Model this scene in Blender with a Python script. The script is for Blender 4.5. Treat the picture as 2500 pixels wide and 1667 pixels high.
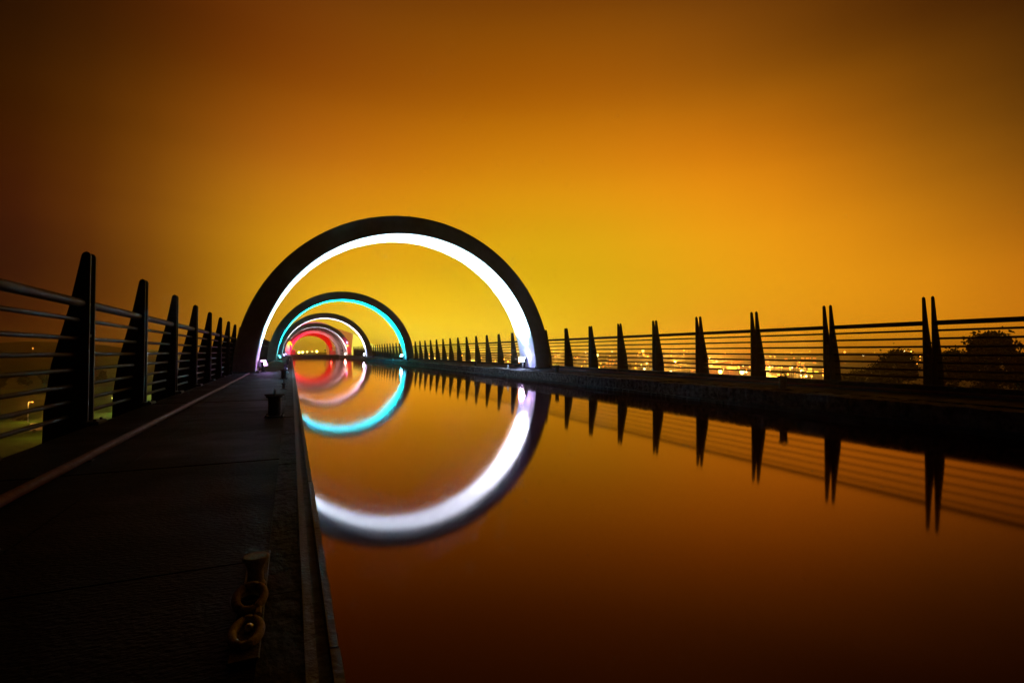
import bpy, math, random
from mathutils import Vector, Matrix
R = math.radians
scene = bpy.context.scene
col = scene.collection
for _o in list(bpy.data.objects):
    bpy.data.objects.remove(_o)

# ------------------------------------------------------------------ camera
CAM = Vector((0.0, 0.0, 1.146))
cd = bpy.data.cameras.new("camera")
cam = bpy.data.objects.new("camera", cd); col.objects.link(cam)
cd.sensor_fit = 'HORIZONTAL'; cd.sensor_width = 36.0
cd.lens = 36.0 * 1215.09 / 2500.0
cd.clip_start = 0.05; cd.clip_end = 20000
cam.location = CAM
cam.rotation_euler = (R(90) + 0.0210, 0.0, -0.4174)
scene.camera = cam
scene.render.engine = 'CYCLES'
scene.view_settings.view_transform = 'Standard'
scene.view_settings.look = 'None'
scene.view_settings.exposure = 0.0
scene.view_settings.gamma = 1.0
scene.cycles.use_denoising = True
scene.cycles.max_bounces = 6
scene.cycles.sample_clamp_indirect = 60.0
scene.cycles.volume_bounces = 1

# ------------------------------------------------------------------ world: low cloud lit from below by the town
ELS=[0, 4, 8, 13, 19, 26, 34, 42]
SKY=[(-25.0, [(0.0236, 0.003, 0.0012), (0.0169, 0.0024, 0.0016), (0.0168, 0.0025, 0.0018), (0.0228, 0.0032, 0.0012), (0.0222, 0.0045, 0.0001), (0.0127, 0.0034, 0.0005), (0.0089, 0.0017, 0.0005), (0.0072, 0.0008, 0.0002)]), (-20.5, [(0.0503, 0.0085, 0.0015), (0.0393, 0.007, 0.002), (0.0398, 0.0079, 0.0024), (0.0514, 0.0099, 0.0018), (0.048, 0.0111, 0.0005), (0.0273, 0.0071, 0.0006), (0.0177, 0.0035, 0.0006), (0.0126, 0.0017, 0.0004)]), (-16.5, [(0.0995, 0.0214, 0.0022), (0.0841, 0.0195, 0.0026), (0.0864, 0.0218, 0.0029), (0.1045, 0.026, 0.0024), (0.0919, 0.0239, 0.0012), (0.0517, 0.013, 0.0008), (0.0315, 0.0064, 0.0007), (0.0195, 0.0031, 0.0008)]), (-12.5, [(0.1912, 0.0528, 0.0036), (0.172, 0.051, 0.0035), (0.1766, 0.0561, 0.0035), (0.198, 0.0613, 0.0036), (0.1636, 0.0463, 0.0021), (0.0906, 0.0224, 0.001), (0.0528, 0.0108, 0.0011), (0.0294, 0.0051, 0.0014)]), (-9.0, [(0.3183, 0.1092, 0.0058), (0.2971, 0.1072, 0.0047), (0.2999, 0.112, 0.0043), (0.3148, 0.1116, 0.0045), (0.2485, 0.074, 0.0032), (0.1366, 0.0335, 0.0013), (0.0769, 0.0162, 0.0015), (0.0404, 0.0074, 0.0019)]), (-5.5, [(0.4886, 0.2066, 0.0098), (0.4634, 0.198, 0.0065), (0.4537, 0.1926, 0.0053), (0.4488, 0.1742, 0.0054), (0.3447, 0.1061, 0.0043), (0.1891, 0.0465, 0.0017), (0.104, 0.023, 0.0019), (0.0534, 0.0104, 0.0025)]), (-2.0, [(0.6819, 0.351, 0.0166), (0.6454, 0.3178, 0.0089), (0.6071, 0.2835, 0.0061), (0.5722, 0.2346, 0.0059), (0.4372, 0.1371, 0.0051), (0.2412, 0.0603, 0.002), (0.1306, 0.0304, 0.0023), (0.0669, 0.0139, 0.0031)]), (2.0, [(0.8876, 0.557, 0.0287), (0.8252, 0.4622, 0.0123), (0.7384, 0.3732, 0.0071), (0.6717, 0.2854, 0.0062), (0.5228, 0.1667, 0.0052), (0.2928, 0.0752, 0.0023), (0.1566, 0.0383, 0.0026), (0.0825, 0.0178, 0.0035)]), (6.0, [(1.0348, 0.7616, 0.0433), (0.9372, 0.5776, 0.0157), (0.8022, 0.4291, 0.0076), (0.7193, 0.3143, 0.0061), (0.5824, 0.1902, 0.0049), (0.333, 0.0886, 0.0023), (0.1765, 0.0451, 0.0026), (0.0964, 0.0214, 0.0037)]), (11.0, [(1.1153, 0.9349, 0.0555), (0.9796, 0.6525, 0.0179), (0.8081, 0.4573, 0.0077), (0.7293, 0.3338, 0.0057), (0.6283, 0.2144, 0.0044), (0.3711, 0.103, 0.0023), (0.1944, 0.0514, 0.0022), (0.1101, 0.0247, 0.0037)]), (16.0, [(1.1096, 0.9704, 0.052), (0.954, 0.6581, 0.0172), (0.7789, 0.4616, 0.0074), (0.7199, 0.3497, 0.0054), (0.6573, 0.2367, 0.004), (0.4015, 0.1154, 0.0021), (0.2081, 0.0557, 0.002), (0.1187, 0.0266, 0.0033)]), (22.0, [(1.0498, 0.8672, 0.0356), (0.8932, 0.6101, 0.0143), (0.7443, 0.4559, 0.0071), (0.7137, 0.3689, 0.0056), (0.6815, 0.2584, 0.0043), (0.4314, 0.127, 0.002), (0.2204, 0.0593, 0.0018), (0.1219, 0.0271, 0.003)]), (28.0, [(0.9752, 0.7012, 0.0212), (0.8342, 0.538, 0.011), (0.7288, 0.4432, 0.0072), (0.7265, 0.3805, 0.0063), (0.7024, 0.2685, 0.0048), (0.4522, 0.1344, 0.0023), (0.2262, 0.0613, 0.002), (0.117, 0.0259, 0.0029)]), (34.0, [(0.9041, 0.5498, 0.0132), (0.792, 0.4663, 0.0091), (0.737, 0.4236, 0.0074), (0.7633, 0.3796, 0.007), (0.7262, 0.2666, 0.0052), (0.4587, 0.1363, 0.0028), (0.2201, 0.0605, 0.0023), (0.1047, 0.0231, 0.0026)]), (40.0, [(0.8468, 0.4416, 0.0096), (0.7741, 0.4087, 0.008), (0.7679, 0.4001, 0.0078), (0.8181, 0.3674, 0.0074), (0.7458, 0.2557, 0.0053), (0.4426, 0.1316, 0.0031), (0.1984, 0.0555, 0.0027), (0.0869, 0.0189, 0.0027)]), (46.0, [(0.8143, 0.3766, 0.0079), (0.7824, 0.369, 0.0076), (0.8092, 0.3744, 0.0077), (0.8578, 0.3427, 0.0072), (0.7266, 0.2335, 0.0048), (0.391, 0.1166, 0.0031), (0.1621, 0.0451, 0.0029), (0.0668, 0.0138, 0.0024)]), (52.0, [(0.8118, 0.345, 0.0076), (0.8089, 0.3446, 0.0073), (0.8318, 0.3439, 0.0073), (0.8259, 0.3009, 0.0065), (0.6261, 0.1948, 0.0042), (0.3029, 0.0909, 0.0028), (0.1179, 0.0321, 0.0025), (0.0475, 0.0091, 0.0018)]), (58.0, [(0.8231, 0.3305, 0.008), (0.8254, 0.3241, 0.0072), (0.7961, 0.3018, 0.0067), (0.6899, 0.2397, 0.0056), (0.453, 0.1418, 0.0038), (0.2009, 0.0602, 0.0023), (0.0766, 0.0198, 0.0019), (0.0315, 0.0055, 0.0013)]), (64.0, [(0.7994, 0.3034, 0.0084), (0.7827, 0.285, 0.0069), (0.6785, 0.24, 0.0058), (0.4893, 0.1672, 0.0048), (0.2737, 0.0884, 0.0033), (0.1149, 0.034, 0.0019), (0.045, 0.0107, 0.0013), (0.0194, 0.0032, 0.0009)]), (70.0, [(0.6844, 0.2331, 0.0079), (0.6437, 0.2092, 0.0063), (0.499, 0.1604, 0.0051), (0.2998, 0.0984, 0.004), (0.1436, 0.0471, 0.0027), (0.0581, 0.0169, 0.0016), (0.0241, 0.0053, 0.0008), (0.0112, 0.0018, 0.0006)]), (75.0, [(0.5207, 0.1495, 0.0063), (0.4737, 0.1309, 0.0054), (0.3428, 0.0959, 0.0045), (0.1828, 0.0548, 0.0034), (0.0778, 0.0251, 0.0021), (0.0304, 0.0087, 0.0013), (0.0131, 0.0028, 0.0006), (0.0063, 0.0009, 0.0004)])]
HAZE = 0.0005
world = bpy.data.worlds.new("World"); scene.world = world
world.use_nodes = True
wt = world.node_tree; wt.nodes.clear()
def wn(t, **k):
    n = wt.nodes.new(t)
    for a, b in k.items(): setattr(n, a, b)
    return n
def wm(op, a, b=None, c=None, clamp=False):
    n = wn('ShaderNodeMath', operation=op); n.use_clamp = clamp
    for i, v in enumerate((a, b, c)):
        if v is None: continue
        if isinstance(v, (int, float)): n.inputs[i].default_value = v
        else: wt.links.new(v, n.inputs[i])
    return n.outputs[0]
tc = wn('ShaderNodeTexCoord'); sx = wn('ShaderNodeSeparateXYZ')
wt.links.new(tc.outputs['Generated'], sx.inputs[0])
el = wm('MULTIPLY', wm('ARCSINE', sx.outputs['Z']), 180 / math.pi)
az = wm('MULTIPLY', wm('ARCTAN2', sx.outputs['X'], sx.outputs['Y']), 180 / math.pi)
noi = wn('ShaderNodeTexNoise'); mp = wn('ShaderNodeMapping')
mp.inputs['Scale'].default_value = (1.2, 1.2, 9.0)
mp.inputs['Rotation'].default_value = (0.25, 0.1, 0)
wt.links.new(tc.outputs['Generated'], mp.inputs[0]); wt.links.new(mp.outputs[0], noi.inputs['Vector'])
noi.inputs['Scale'].default_value = 1.6; noi.inputs['Detail'].default_value = 5.0
nz = wm('SUBTRACT', noi.outputs[0], 0.5)
el2 = wm('ADD', el, wm('MULTIPLY', nz, 1.6))
ef = wm('DIVIDE', wm('ADD', wm('MAXIMUM', el2, 0.0), 0.0), 90.0)
def ramp(cols):
    n = wn('ShaderNodeValToRGB'); cr = n.color_ramp; cr.interpolation = 'CARDINAL'
    stops = [(e / 90.0, c) for e, c in zip(ELS, cols)]
    last = cols[-1]
    stops.append((0.62, tuple(v * 0.35 for v in last))); stops.append((1.0, tuple(v * 0.12 for v in last)))
    while len(cr.elements) < len(stops): cr.elements.new(0.5)
    for i, (p, c) in enumerate(stops):
        cr.elements[i].position = p; cr.elements[i].color = (*c, 1)
    wt.links.new(ef, n.inputs[0]); return n.outputs[0]
az2 = wm('ADD', az, wm('MULTIPLY', nz, 2.0))
cur = ramp(SKY[0][1])
prev = SKY[0][0]
for a, cs in SKY[1:]:
    t = wm('DIVIDE', wm('SUBTRACT', az2, prev), a - prev, clamp=True)
    t2 = wn('ShaderNodeMapRange'); t2.interpolation_type = 'LINEAR'
    wt.links.new(t, t2.inputs[0])
    m = wn('ShaderNodeMix', data_type='RGBA'); m.clamp_factor = True
    wt.links.new(t2.outputs[0], m.inputs[0]); wt.links.new(cur, m.inputs[6]); wt.links.new(ramp(cs), m.inputs[7])
    cur = m.outputs[2]; prev = a
# fades out behind the camera, away from the town
lf = wn('ShaderNodeMapRange', interpolation_type='SMOOTHSTEP'); wt.links.new(az, lf.inputs[0])
lf.inputs[1].default_value = -90; lf.inputs[2].default_value = -25; lf.inputs[3].default_value = 0.06
rf = wn('ShaderNodeMapRange', interpolation_type='SMOOTHSTEP'); wt.links.new(az, rf.inputs[0])
rf.inputs[1].default_value = 72; rf.inputs[2].default_value = 115; rf.inputs[3].default_value = 1.0; rf.inputs[4].default_value = 0.04
fac = wm('MULTIPLY', lf.outputs[0], rf.outputs[0])
fac = wm('MULTIPLY', fac, wm('ADD', 1.0, wm('MULTIPLY', nz, 0.09)))
bg = wn('ShaderNodeBackground'); wo = wn('ShaderNodeOutputWorld')
wt.links.new(cur, bg.inputs[0]); wt.links.new(fac, bg.inputs[1]); wt.links.new(bg.outputs[0], wo.inputs[0])

# ------------------------------------------------------------------ materials
def mat(name, base, rough=0.6, metal=0.0, spec=0.5, emit=None, estr=0.0, noise=0.0, nscale=6.0, bump=0.0,
        bscale=30.0, rvar=0.0, ior=1.45, stretch=(1, 1, 1), base2=None):
    m = bpy.data.materials.new(name); m.use_nodes = True
    nt = m.node_tree; b = nt.nodes['Principled BSDF']
    b.inputs['Base Color'].default_value = (*base, 1)
    b.inputs['Roughness'].default_value = rough; b.inputs['Metallic'].default_value = metal
    b.inputs['Specular IOR Level'].default_value = spec; b.inputs['IOR'].default_value = ior
    if emit:
        b.inputs['Emission Color'].default_value = (*emit, 1); b.inputs['Emission Strength'].default_value = estr
    tcn = nt.nodes.new('ShaderNodeTexCoord'); mpn = nt.nodes.new('ShaderNodeMapping')
    nt.links.new(tcn.outputs['Object'], mpn.inputs[0]); mpn.inputs['Scale'].default_value = stretch
    if noise > 0 or base2:
        n = nt.nodes.new('ShaderNodeTexNoise'); n.inputs['Scale'].default_value = nscale; n.inputs['Detail'].default_value = 6
        n.inputs['Roughness'].default_value = 0.65
        nt.links.new(mpn.outputs[0], n.inputs['Vector'])
        r = nt.nodes.new('ShaderNodeValToRGB')
        lo = tuple(v * (1 - noise) for v in base); hi = base2 or tuple(min(1, v * (1 + noise)) for v in base)
        r.color_ramp.elements[0].position = 0.32; r.color_ramp.elements[1].position = 0.68
        r.color_ramp.elements[0].color = (*lo, 1); r.color_ramp.elements[1].color = (*hi, 1)
        nt.links.new(n.outputs[0], r.inputs[0]); nt.links.new(r.outputs[0], b.inputs['Base Color'])
        if rvar > 0:
            mr = nt.nodes.new('ShaderNodeMapRange'); nt.links.new(n.outputs[0], mr.inputs[0])
            mr.inputs[1].default_value = .3; mr.inputs[2].default_value = .7
            mr.inputs[3].default_value = rough - rvar; mr.inputs[4].default_value = rough + rvar
            nt.links.new(mr.outputs[0], b.inputs['Roughness'])
    if bump > 0:
        n2 = nt.nodes.new('ShaderNodeTexNoise'); n2.inputs['Scale'].default_value = bscale; n2.inputs['Detail'].default_value = 8
        nt.links.new(mpn.outputs[0], n2.inputs['Vector'])
        bp = nt.nodes.new('ShaderNodeBump'); bp.inputs['Strength'].default_value = bump; bp.inputs['Distance'].default_value = 0.02
        nt.links.new(n2.outputs[0], bp.inputs['Height']); nt.links.new(bp.outputs[0], b.inputs['Normal'])
    return m
def emat(name, c, s): return mat(name, (0.02, 0.02, 0.02), 0.4, emit=c, estr=s)

M = dict(
 concrete=mat('pale_concrete', (.56, .55, .54), .75, noise=.14, nscale=3, bump=.15, bscale=14),
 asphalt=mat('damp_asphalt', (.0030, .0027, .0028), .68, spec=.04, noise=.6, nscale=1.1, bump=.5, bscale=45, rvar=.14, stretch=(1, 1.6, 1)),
 coping=mat('worn_coping_concrete', (.018, .013, .012), .8, spec=.08, noise=.85, nscale=11, bump=1.0, bscale=30, stretch=(1, .6, 1)),
 coping_lit=mat('chipped_lit_coping', (.06, .05, .05), .8, spec=.15, noise=.9, nscale=9, bump=1.0, bscale=22),  # lamplight on the right coping put in as a lighter tone
 rust=mat('brown_edge_steel', (.026, .010, .008), .65, metal=.1, noise=.35, nscale=12, bump=.3, bscale=50),
 wall=mat('dark_wet_wall', (.009, .009, .009), .7, noise=.5, nscale=5, bump=.6, bscale=12),
 paint=mat('dark_painted_steel', (.022, .020, .022), .6, metal=.0, spec=.2, noise=.2, nscale=9),
 rail=mat('rail_steel', (.022, .013, .010), .6, metal=.0, spec=.12, noise=.25, nscale=14),
 pipe=mat('reddish_kerb_pipe', (.09, .03, .018), .7, spec=.12, metal=.1, noise=.3, nscale=10, bump=.15, bscale=40),
 iron=mat('black_cast_iron', (.022, .022, .024), .6, spec=.15, noise=.3, nscale=30, bump=.25, bscale=80),
 galv=mat('galvanised_metal', (.5, .5, .52), .38, metal=.8, noise=.15, nscale=20),
 zinc=mat('worn_zinc', (.30, .30, .32), .8, spec=.1, noise=.35, nscale=60, bump=.2, bscale=120),
 ground=mat('dark_field', (.03, .042, .015), .95, spec=.1, noise=.5, nscale=.02, base2=(.055, .075, .022)),
 lawn=mat('mown_lawn', (.045, .11, .02), .95, spec=.1, noise=.35, nscale=.15),
 road=mat('road_asphalt', (.06, .06, .06), .85, noise=.2, nscale=.3),
 foliage=mat('dark_foliage', (.008, .010, .005), .95, spec=.0, noise=.4, nscale=.8),
 bark=mat('bark', (.06, .045, .035), .9, noise=.3, nscale=4),
 brick=mat('brown_render', (.25, .17, .1), .9, noise=.2, nscale=.5),
 roof=mat('dark_roof', (.08, .07, .07), .8, noise=.2, nscale=.5),
 red=mat('red_painted_steel', (.62, .05, .04), .5, noise=.15, nscale=2),
 wheel=mat('grey_painted_steel', (.5, .46, .45), .55, noise=.15, nscale=1.5),
 teeth=mat('black_gear_steel', (.03, .025, .025), .6),
 amber=emat('amber_lamp', (1, .33, .03), 7.0), yel=emat('yellow_lamp', (1, .8, .15), 9.0),
 ora=emat('orange_window', (1, .28, .03), 1.6), yelw=emat('yellow_window', (1, .72, .05), 2.2),
 red_glow=emat('red_lit_front_glow', (1, .08, .01), 1.0), wht=emat('white_lamp', (.9, .95, 1), 6.0),
)
# water: still, long exposure
wmat = mat('still_water', (.006, .002, .001), .05, ior=1.34, spec=.5)
nt = wmat.node_tree; b = nt.nodes['Principled BSDF']
n = nt.nodes.new('ShaderNodeTexNoise'); n.inputs['Scale'].default_value = .8; n.inputs['Detail'].default_value = 3
mpn = nt.nodes.new('ShaderNodeMapping'); mpn.inputs['Scale'].default_value = (1, .45, 1)
tcn = nt.nodes.new('ShaderNodeTexCoord'); nt.links.new(tcn.outputs['Object'], mpn.inputs[0]); nt.links.new(mpn.outputs[0], n.inputs['Vector'])
bp = nt.nodes.new('ShaderNodeBump'); bp.inputs['Strength'].default_value = .03; bp.inputs['Distance'].default_value = .03
nt.links.new(n.outputs[0], bp.inputs['Height']); nt.links.new(bp.outputs[0], b.inputs['Normal'])
# peaty water: clear Fresnel mirror over a dark brown body
gls = nt.nodes.new('ShaderNodeBsdfGlossy'); gls.inputs['Color'].default_value = (.96, .60, .60, 1); gls.inputs['Roughness'].default_value = .06
nt.links.new(bp.outputs[0], gls.inputs['Normal'])
b.inputs['Specular IOR Level'].default_value = 0
fr = nt.nodes.new('ShaderNodeFresnel'); fr.inputs['IOR'].default_value = 1.335
ml = nt.nodes.new('ShaderNodeMath'); ml.operation = 'MULTIPLY'; ml.use_clamp = True; ml.inputs[1].default_value = 1.32
nt.links.new(fr.outputs[0], ml.inputs[0])
mx = nt.nodes.new('ShaderNodeMixShader'); nt.links.new(ml.outputs[0], mx.inputs[0])
nt.links.new(b.outputs[0], mx.inputs[1]); nt.links.new(gls.outputs[0], mx.inputs[2])
nt.links.new(mx.outputs[0], nt.nodes['Material Output'].inputs['Surface'])
M['water'] = wmat


# ------------------------------------------------------------------ mesh helpers
class MB:
    def __init__(s): s.v = []; s.f = []; s.sm = []
    def add(s, vs, fs, smooth=False):
        o = len(s.v); s.v += [tuple(v) for v in vs]; s.f += [tuple(i + o for i in f) for f in fs]; s.sm += [smooth] * len(fs); return s
    def box(s, x0, x1, y0, y1, z0, z1, bev=0.0):
        if bev > 0:
            b = bev
            pts = []
            for (x, dx) in ((x0, 1), (x1, -1)):
                for (y, dy) in ((y0, 1), (y1, -1)):
                    for (z, dz) in ((z0, 1), (z1, -1)):
                        pts.append((x, dx, y, dy, z, dz))
            v = []; 
            for (x, dx, y, dy, z, dz) in pts:
                v += [(x, y + dy * b, z + dz * b), (x + dx * b, y, z + dz * b), (x + dx * b, y + dy * b, z)]
            c = lambda i, j, k: (i * 4 + j * 2 + k) * 3
            f = []
            for i in (0, 1): f.append([c(i, 0, 0), c(i, 0, 1), c(i, 1, 1), c(i, 1, 0)])
            for j in (0, 1): f.append([c(0, j, 0) + 1, c(1, j, 0) + 1, c(1, j, 1) + 1, c(0, j, 1) + 1])
            for k in (0, 1): f.append([c(0, 0, k) + 2, c(0, 1, k) + 2, c(1, 1, k) + 2, c(1, 0, k) + 2])
            for i in (0, 1):
                for j in (0, 1): f.append([c(i, j, 0), c(i, j, 1), c(i, j, 1) + 1, c(i, j, 0) + 1])
            for i in (0, 1):
                for k in (0, 1): f.append([c(i, 0, k), c(i, 1, k), c(i, 1, k) + 2, c(i, 0, k) + 2])
            for j in (0, 1):
                for k in (0, 1): f.append([c(0, j, k) + 1, c(1, j, k) + 1, c(1, j, k) + 2, c(0, j, k) + 2])
            for i in (0, 1):
                for j in (0, 1):
                    for k in (0, 1): f.append([c(i, j, k), c(i, j, k) + 1, c(i, j, k) + 2])
            return s.add(v, f)
        v = [(x0, y0, z0), (x1, y0, z0), (x1, y1, z0), (x0, y1, z0), (x0, y0, z1), (x1, y0, z1), (x1, y1, z1), (x0, y1, z1)]
        return s.add(v, [(0, 3, 2, 1), (4, 5, 6, 7), (0, 1, 5, 4), (1, 2, 6, 5), (2, 3, 7, 6), (3, 0, 4, 7)])
    def tube(s, p, q, r, r2=None, n=12, cap=True):
        p = Vector(p); q = Vector(q); r2 = r if r2 is None else r2
        d = (q - p).normalized(); u = d.orthogonal().normalized(); w = d.cross(u)
        vs = []
        for c, rr in ((p, r), (q, r2)):
            for i in range(n):
                a = 2 * math.pi * i / n; vs.append(c + (u * math.cos(a) + w * math.sin(a)) * rr)
        s.add(vs, [(i, (i + 1) % n, n + (i + 1) % n, n + i) for i in range(n)], True)
        if cap: s.add(vs[:n], [tuple(range(n - 1, -1, -1))]); s.add(vs[n:], [tuple(range(n))])
        return s
    def path(s, pts, r, n=8, close=False):
        pts = [Vector(p) for p in pts]; vs = []; N = len(pts)
        for i, p in enumerate(pts):
            a = pts[(i - 1) % N] if (close or i > 0) else p
            b = pts[(i + 1) % N] if (close or i < N - 1) else p
            d = (b - a).normalized(); up = Vector((1, 0, 0)) if abs(d.x) < .8 else Vector((0, 0, 1))
            u = d.cross(up).normalized(); w = d.cross(u)
            for k in range(n):
                t = 2 * math.pi * k / n; vs.append(p + (u * math.cos(t) + w * math.sin(t)) * r)
        fs = []
        for i in range(N if close else N - 1):
            j = (i + 1) % N
            for k in range(n): fs.append((i * n + k, i * n + (k + 1) % n, j * n + (k + 1) % n, j * n + k))
        return s.add(vs, fs, True)
    def lathe(s, prof, c=(0, 0, 0), n=24):
        vs = []
        for r, z in prof:
            for i in range(n):
                a = 2 * math.pi * i / n; vs.append((c[0] + r * math.cos(a), c[1] + r * math.sin(a), c[2] + z))
        fs = []
        for j in range(len(prof) - 1):
            for i in range(n): fs.append((j * n + i, j * n + (i + 1) % n, (j + 1) * n + (i + 1) % n, (j + 1) * n + i))
        s.add(vs, fs, True); k = len(prof) - 1
        return s.add(vs[k * n:], [tuple(range(n))])
    def prism(s, poly, axis, a, b):
        # poly of 2-D points extruded along axis from a to b
        def P(p, t): return {'x': (t, p[0], p[1]), 'y': (p[0], t, p[1]), 'z': (p[0], p[1], t)}[axis]
        n = len(poly); vs = [P(p, a) for p in poly] + [P(p, b) for p in poly]
        return s.add(vs, [tuple(range(n)), tuple(range(2 * n - 1, n - 1, -1))] + [(i, i + n, (i + 1) % n + n, (i + 1) % n) for i in range(n)])
    def annulus(s, cx, cz, ri, ro, y0, y1, a0=0, a1=360, n=96, bev=0.0, cap=True):
        if bev: sec = [(ri, y0 + bev), (ri + bev, y0), (ro - bev, y0), (ro, y0 + bev), (ro, y1 - bev), (ro - bev, y1), (ri + bev, y1), (ri, y1 - bev)]
        else: sec = [(ri, y0), (ro, y0), (ro, y1), (ri, y1)]
        k = len(sec); full = abs(a1 - a0 - 360) < 1e-6; N = n if full else n + 1
        vs = []
        for i in range(N):
            a = R(a0 + (a1 - a0) * i / n)
            for (r, y) in sec: vs.append((cx + r * math.cos(a), y, cz + r * math.sin(a)))
        fs = []
        for i in range(n):
            j = (i + 1) % N
            for m in range(k): fs.append((i * k + m, i * k + (m + 1) % k, j * k + (m + 1) % k, j * k + m))
        s.add(vs, fs)
        if not full: s.add(vs[:k], [tuple(range(k))]); s.add(vs[-k:], [tuple(range(k))])
        return s
    def sphere(s, c, r, n=10, m=6, sz=1.0):
        vs = [(c[0], c[1], c[2] - r * sz)]
        for j in range(1, m):
            t = math.pi * j / m
            for i in range(n):
                a = 2 * math.pi * i / n; vs.append((c[0] + r * math.sin(t) * math.cos(a), c[1] + r * math.sin(t) * math.sin(a), c[2] - r * sz * math.cos(t)))
        vs.append((c[0], c[1], c[2] + r * sz)); L = len(vs) - 1; fs = []
        for i in range(n):
            fs.append((0, 1 + (i + 1) % n, 1 + i)); fs.append((L, L - n + i, L - n + (i + 1) % n))
            for j in range(m - 2): a = 1 + j * n; fs.append((a + i, a + (i + 1) % n, a + n + (i + 1) % n, a + n + i))
        return s.add(vs, fs, True)
    def mesh(s, name, m):
        me = bpy.data.meshes.new(name); me.from_pydata(s.v, [], s.f); me.materials.append(M[m] if isinstance(m, str) else m)
        me.polygons.foreach_set('use_smooth', s.sm); me.validate()
        import bmesh
        bm = bmesh.new(); bm.from_mesh(me); bmesh.ops.recalc_face_normals(bm, faces=bm.faces); bm.to_mesh(me); bm.free()
        me.update(); return me
    def build(s, name, m, parent=None):
        o = bpy.data.objects.new(name, s.mesh(name, m)); col.objects.link(o)
        if parent: o.parent = parent
        return o
def tag(o, label=None, cat=None, group=None, kind=None):
    if label: o['label'] = label
    if cat: o['category'] = cat
    if group: o['group'] = group
    if kind: o['kind'] = kind
    return o
def thing(name, label, cat, loc=(0, 0, 0), rz=0.0, group=None):
    o = bpy.data.objects.new(name, None); col.objects.link(o); o.location = loc; o.rotation_euler = (0, 0, rz)
    o.empty_display_size = .1
    return tag(o, label, cat, group)
def dup(root, loc=None, rz=None, label=None, group=None):
    def cp(o, parent):
        c = o.copy(); col.objects.link(c); c.parent = parent
        for ch in [x for x in kids.get(o.name, [])]: cp(ch, c)
        return c
    kids = {}
    def gather(o):
        kids[o.name] = list(o.children)
        for ch in o.children: gather(ch)
    gather(root)
    r = cp(root, None)
    if loc is not None: r.location = loc
    if rz is not None: r.rotation_euler = (0, 0, rz)
    if label: r['label'] = label
    if group: r['group'] = group
    return r
def struct(name, mb, m, kind='structure'):
    return tag(mb.build(name, m), kind=kind)
rnd = random.Random(7)

# ------------------------------------------------------------------ terrain, water, walkways
def ground_h(x, y):
    r = math.hypot(x, y); a = math.degrees(math.atan2(x, y))
    def ss(t): t = max(0, min(1, t)); return t * t * (3 - 2 * t)
    far = -1.5 + 1.8 * math.sin(a * .31 + 1) + 1.2 * math.sin(a * .9)
    left = ss((-4 - a) / 14); far += left * (17 + 5 * math.sin(a * .35 + 2) + 1.5 * math.sin(a * 1.1))
    h = -19 + (far + 19) * ss((r - 450) / 1000)
    ahead = math.exp(-((a - 3) / 9.0) ** 2) * ss((r - 190) / 170) * 12.5
    h = max(h, -19 + ahead) if r < 900 else max(h, -19 + ahead * ss((1300 - r) / 400))
    dn = (x - 82) * .899 + (y - 40) * .438; dt = -(x - 82) * .438 + (y - 40) * .899
    mound = math.exp(-(dn / 24) ** 2 - (max(0, abs(dt) - 9) / 8) ** 2) * 15.6
    if abs(a) > 100: h = -19 + 4 * ss((r - 300) / 600)
    return h + mound
def grid_ground():
    mb = MB(); rings = [0, 14, 24, 34, 44, 55, 64, 72, 80, 88, 96, 106, 118, 134, 160, 200, 245, 300, 360, 430, 520, 620, 740, 880, 1020, 1180, 1340, 1500, 1800, 2300, 3000]
    n = 300; vs = []
    for r in rings:
        for i in range(n):
            a = 2 * math.pi * i / n; x = r * math.sin(a); y = r * math.cos(a); h = ground_h(x, y)
            if r > 1500: h = ground_h(x * 1500 / r, y * 1500 / r) - (r - 1500) * .004
            vs.append((x, y, h))
    fs = []
    for j in range(len(rings) - 1):
        for i in range(n): fs.append((j * n + i, j * n + (i + 1) % n, (j + 1) * n + (i + 1) % n, (j + 1) * n + i))
    mb.add(vs, fs, True); return mb
struct('ground', grid_ground(), 'ground')
# lit lawn below on the near side, following the ground
mb = MB(); N = 24; vs = []
for i in range(N + 1):
    for j in range(N + 1):
        x = -150 + 144 * i / N; y = 90 + 260 * j / N
        vs.append((x, y, ground_h(x, y) + .25))
mb.add(vs, [(i * (N + 1) + j, (i + 1) * (N + 1) + j, (i + 1) * (N + 1) + j + 1, i * (N + 1) + j + 1) for i in range(N) for j in range(N)], True)
struct('lawn', mb, 'lawn')
struct('water', MB().add([(.05, -6, 0), (8.75, -6, 0), (8.75, 103.2, 0), (.05, 103.2, 0)], [(0, 1, 2, 3)]), 'water')
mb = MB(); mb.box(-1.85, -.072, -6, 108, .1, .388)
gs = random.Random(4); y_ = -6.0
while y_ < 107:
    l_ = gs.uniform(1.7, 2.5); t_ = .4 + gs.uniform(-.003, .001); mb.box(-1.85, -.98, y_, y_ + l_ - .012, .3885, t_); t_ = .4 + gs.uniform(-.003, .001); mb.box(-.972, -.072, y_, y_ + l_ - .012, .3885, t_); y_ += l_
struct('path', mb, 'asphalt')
mb = MB(); mb.box(8.98, 10.68, -6, 108, .1, .388); y_ = -6.0
while y_ < 107:
    l_ = gs.uniform(1.7, 2.5); t_ = .4 + gs.uniform(-.003, .001); mb.box(8.98, 9.8, y_, y_ + l_ - .012, .3885, t_); mb.box(9.808, 10.68, y_, y_ + l_ - .012, .3885, t_ - .001); y_ += l_
struct('footpath', mb, 'asphalt')

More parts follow.
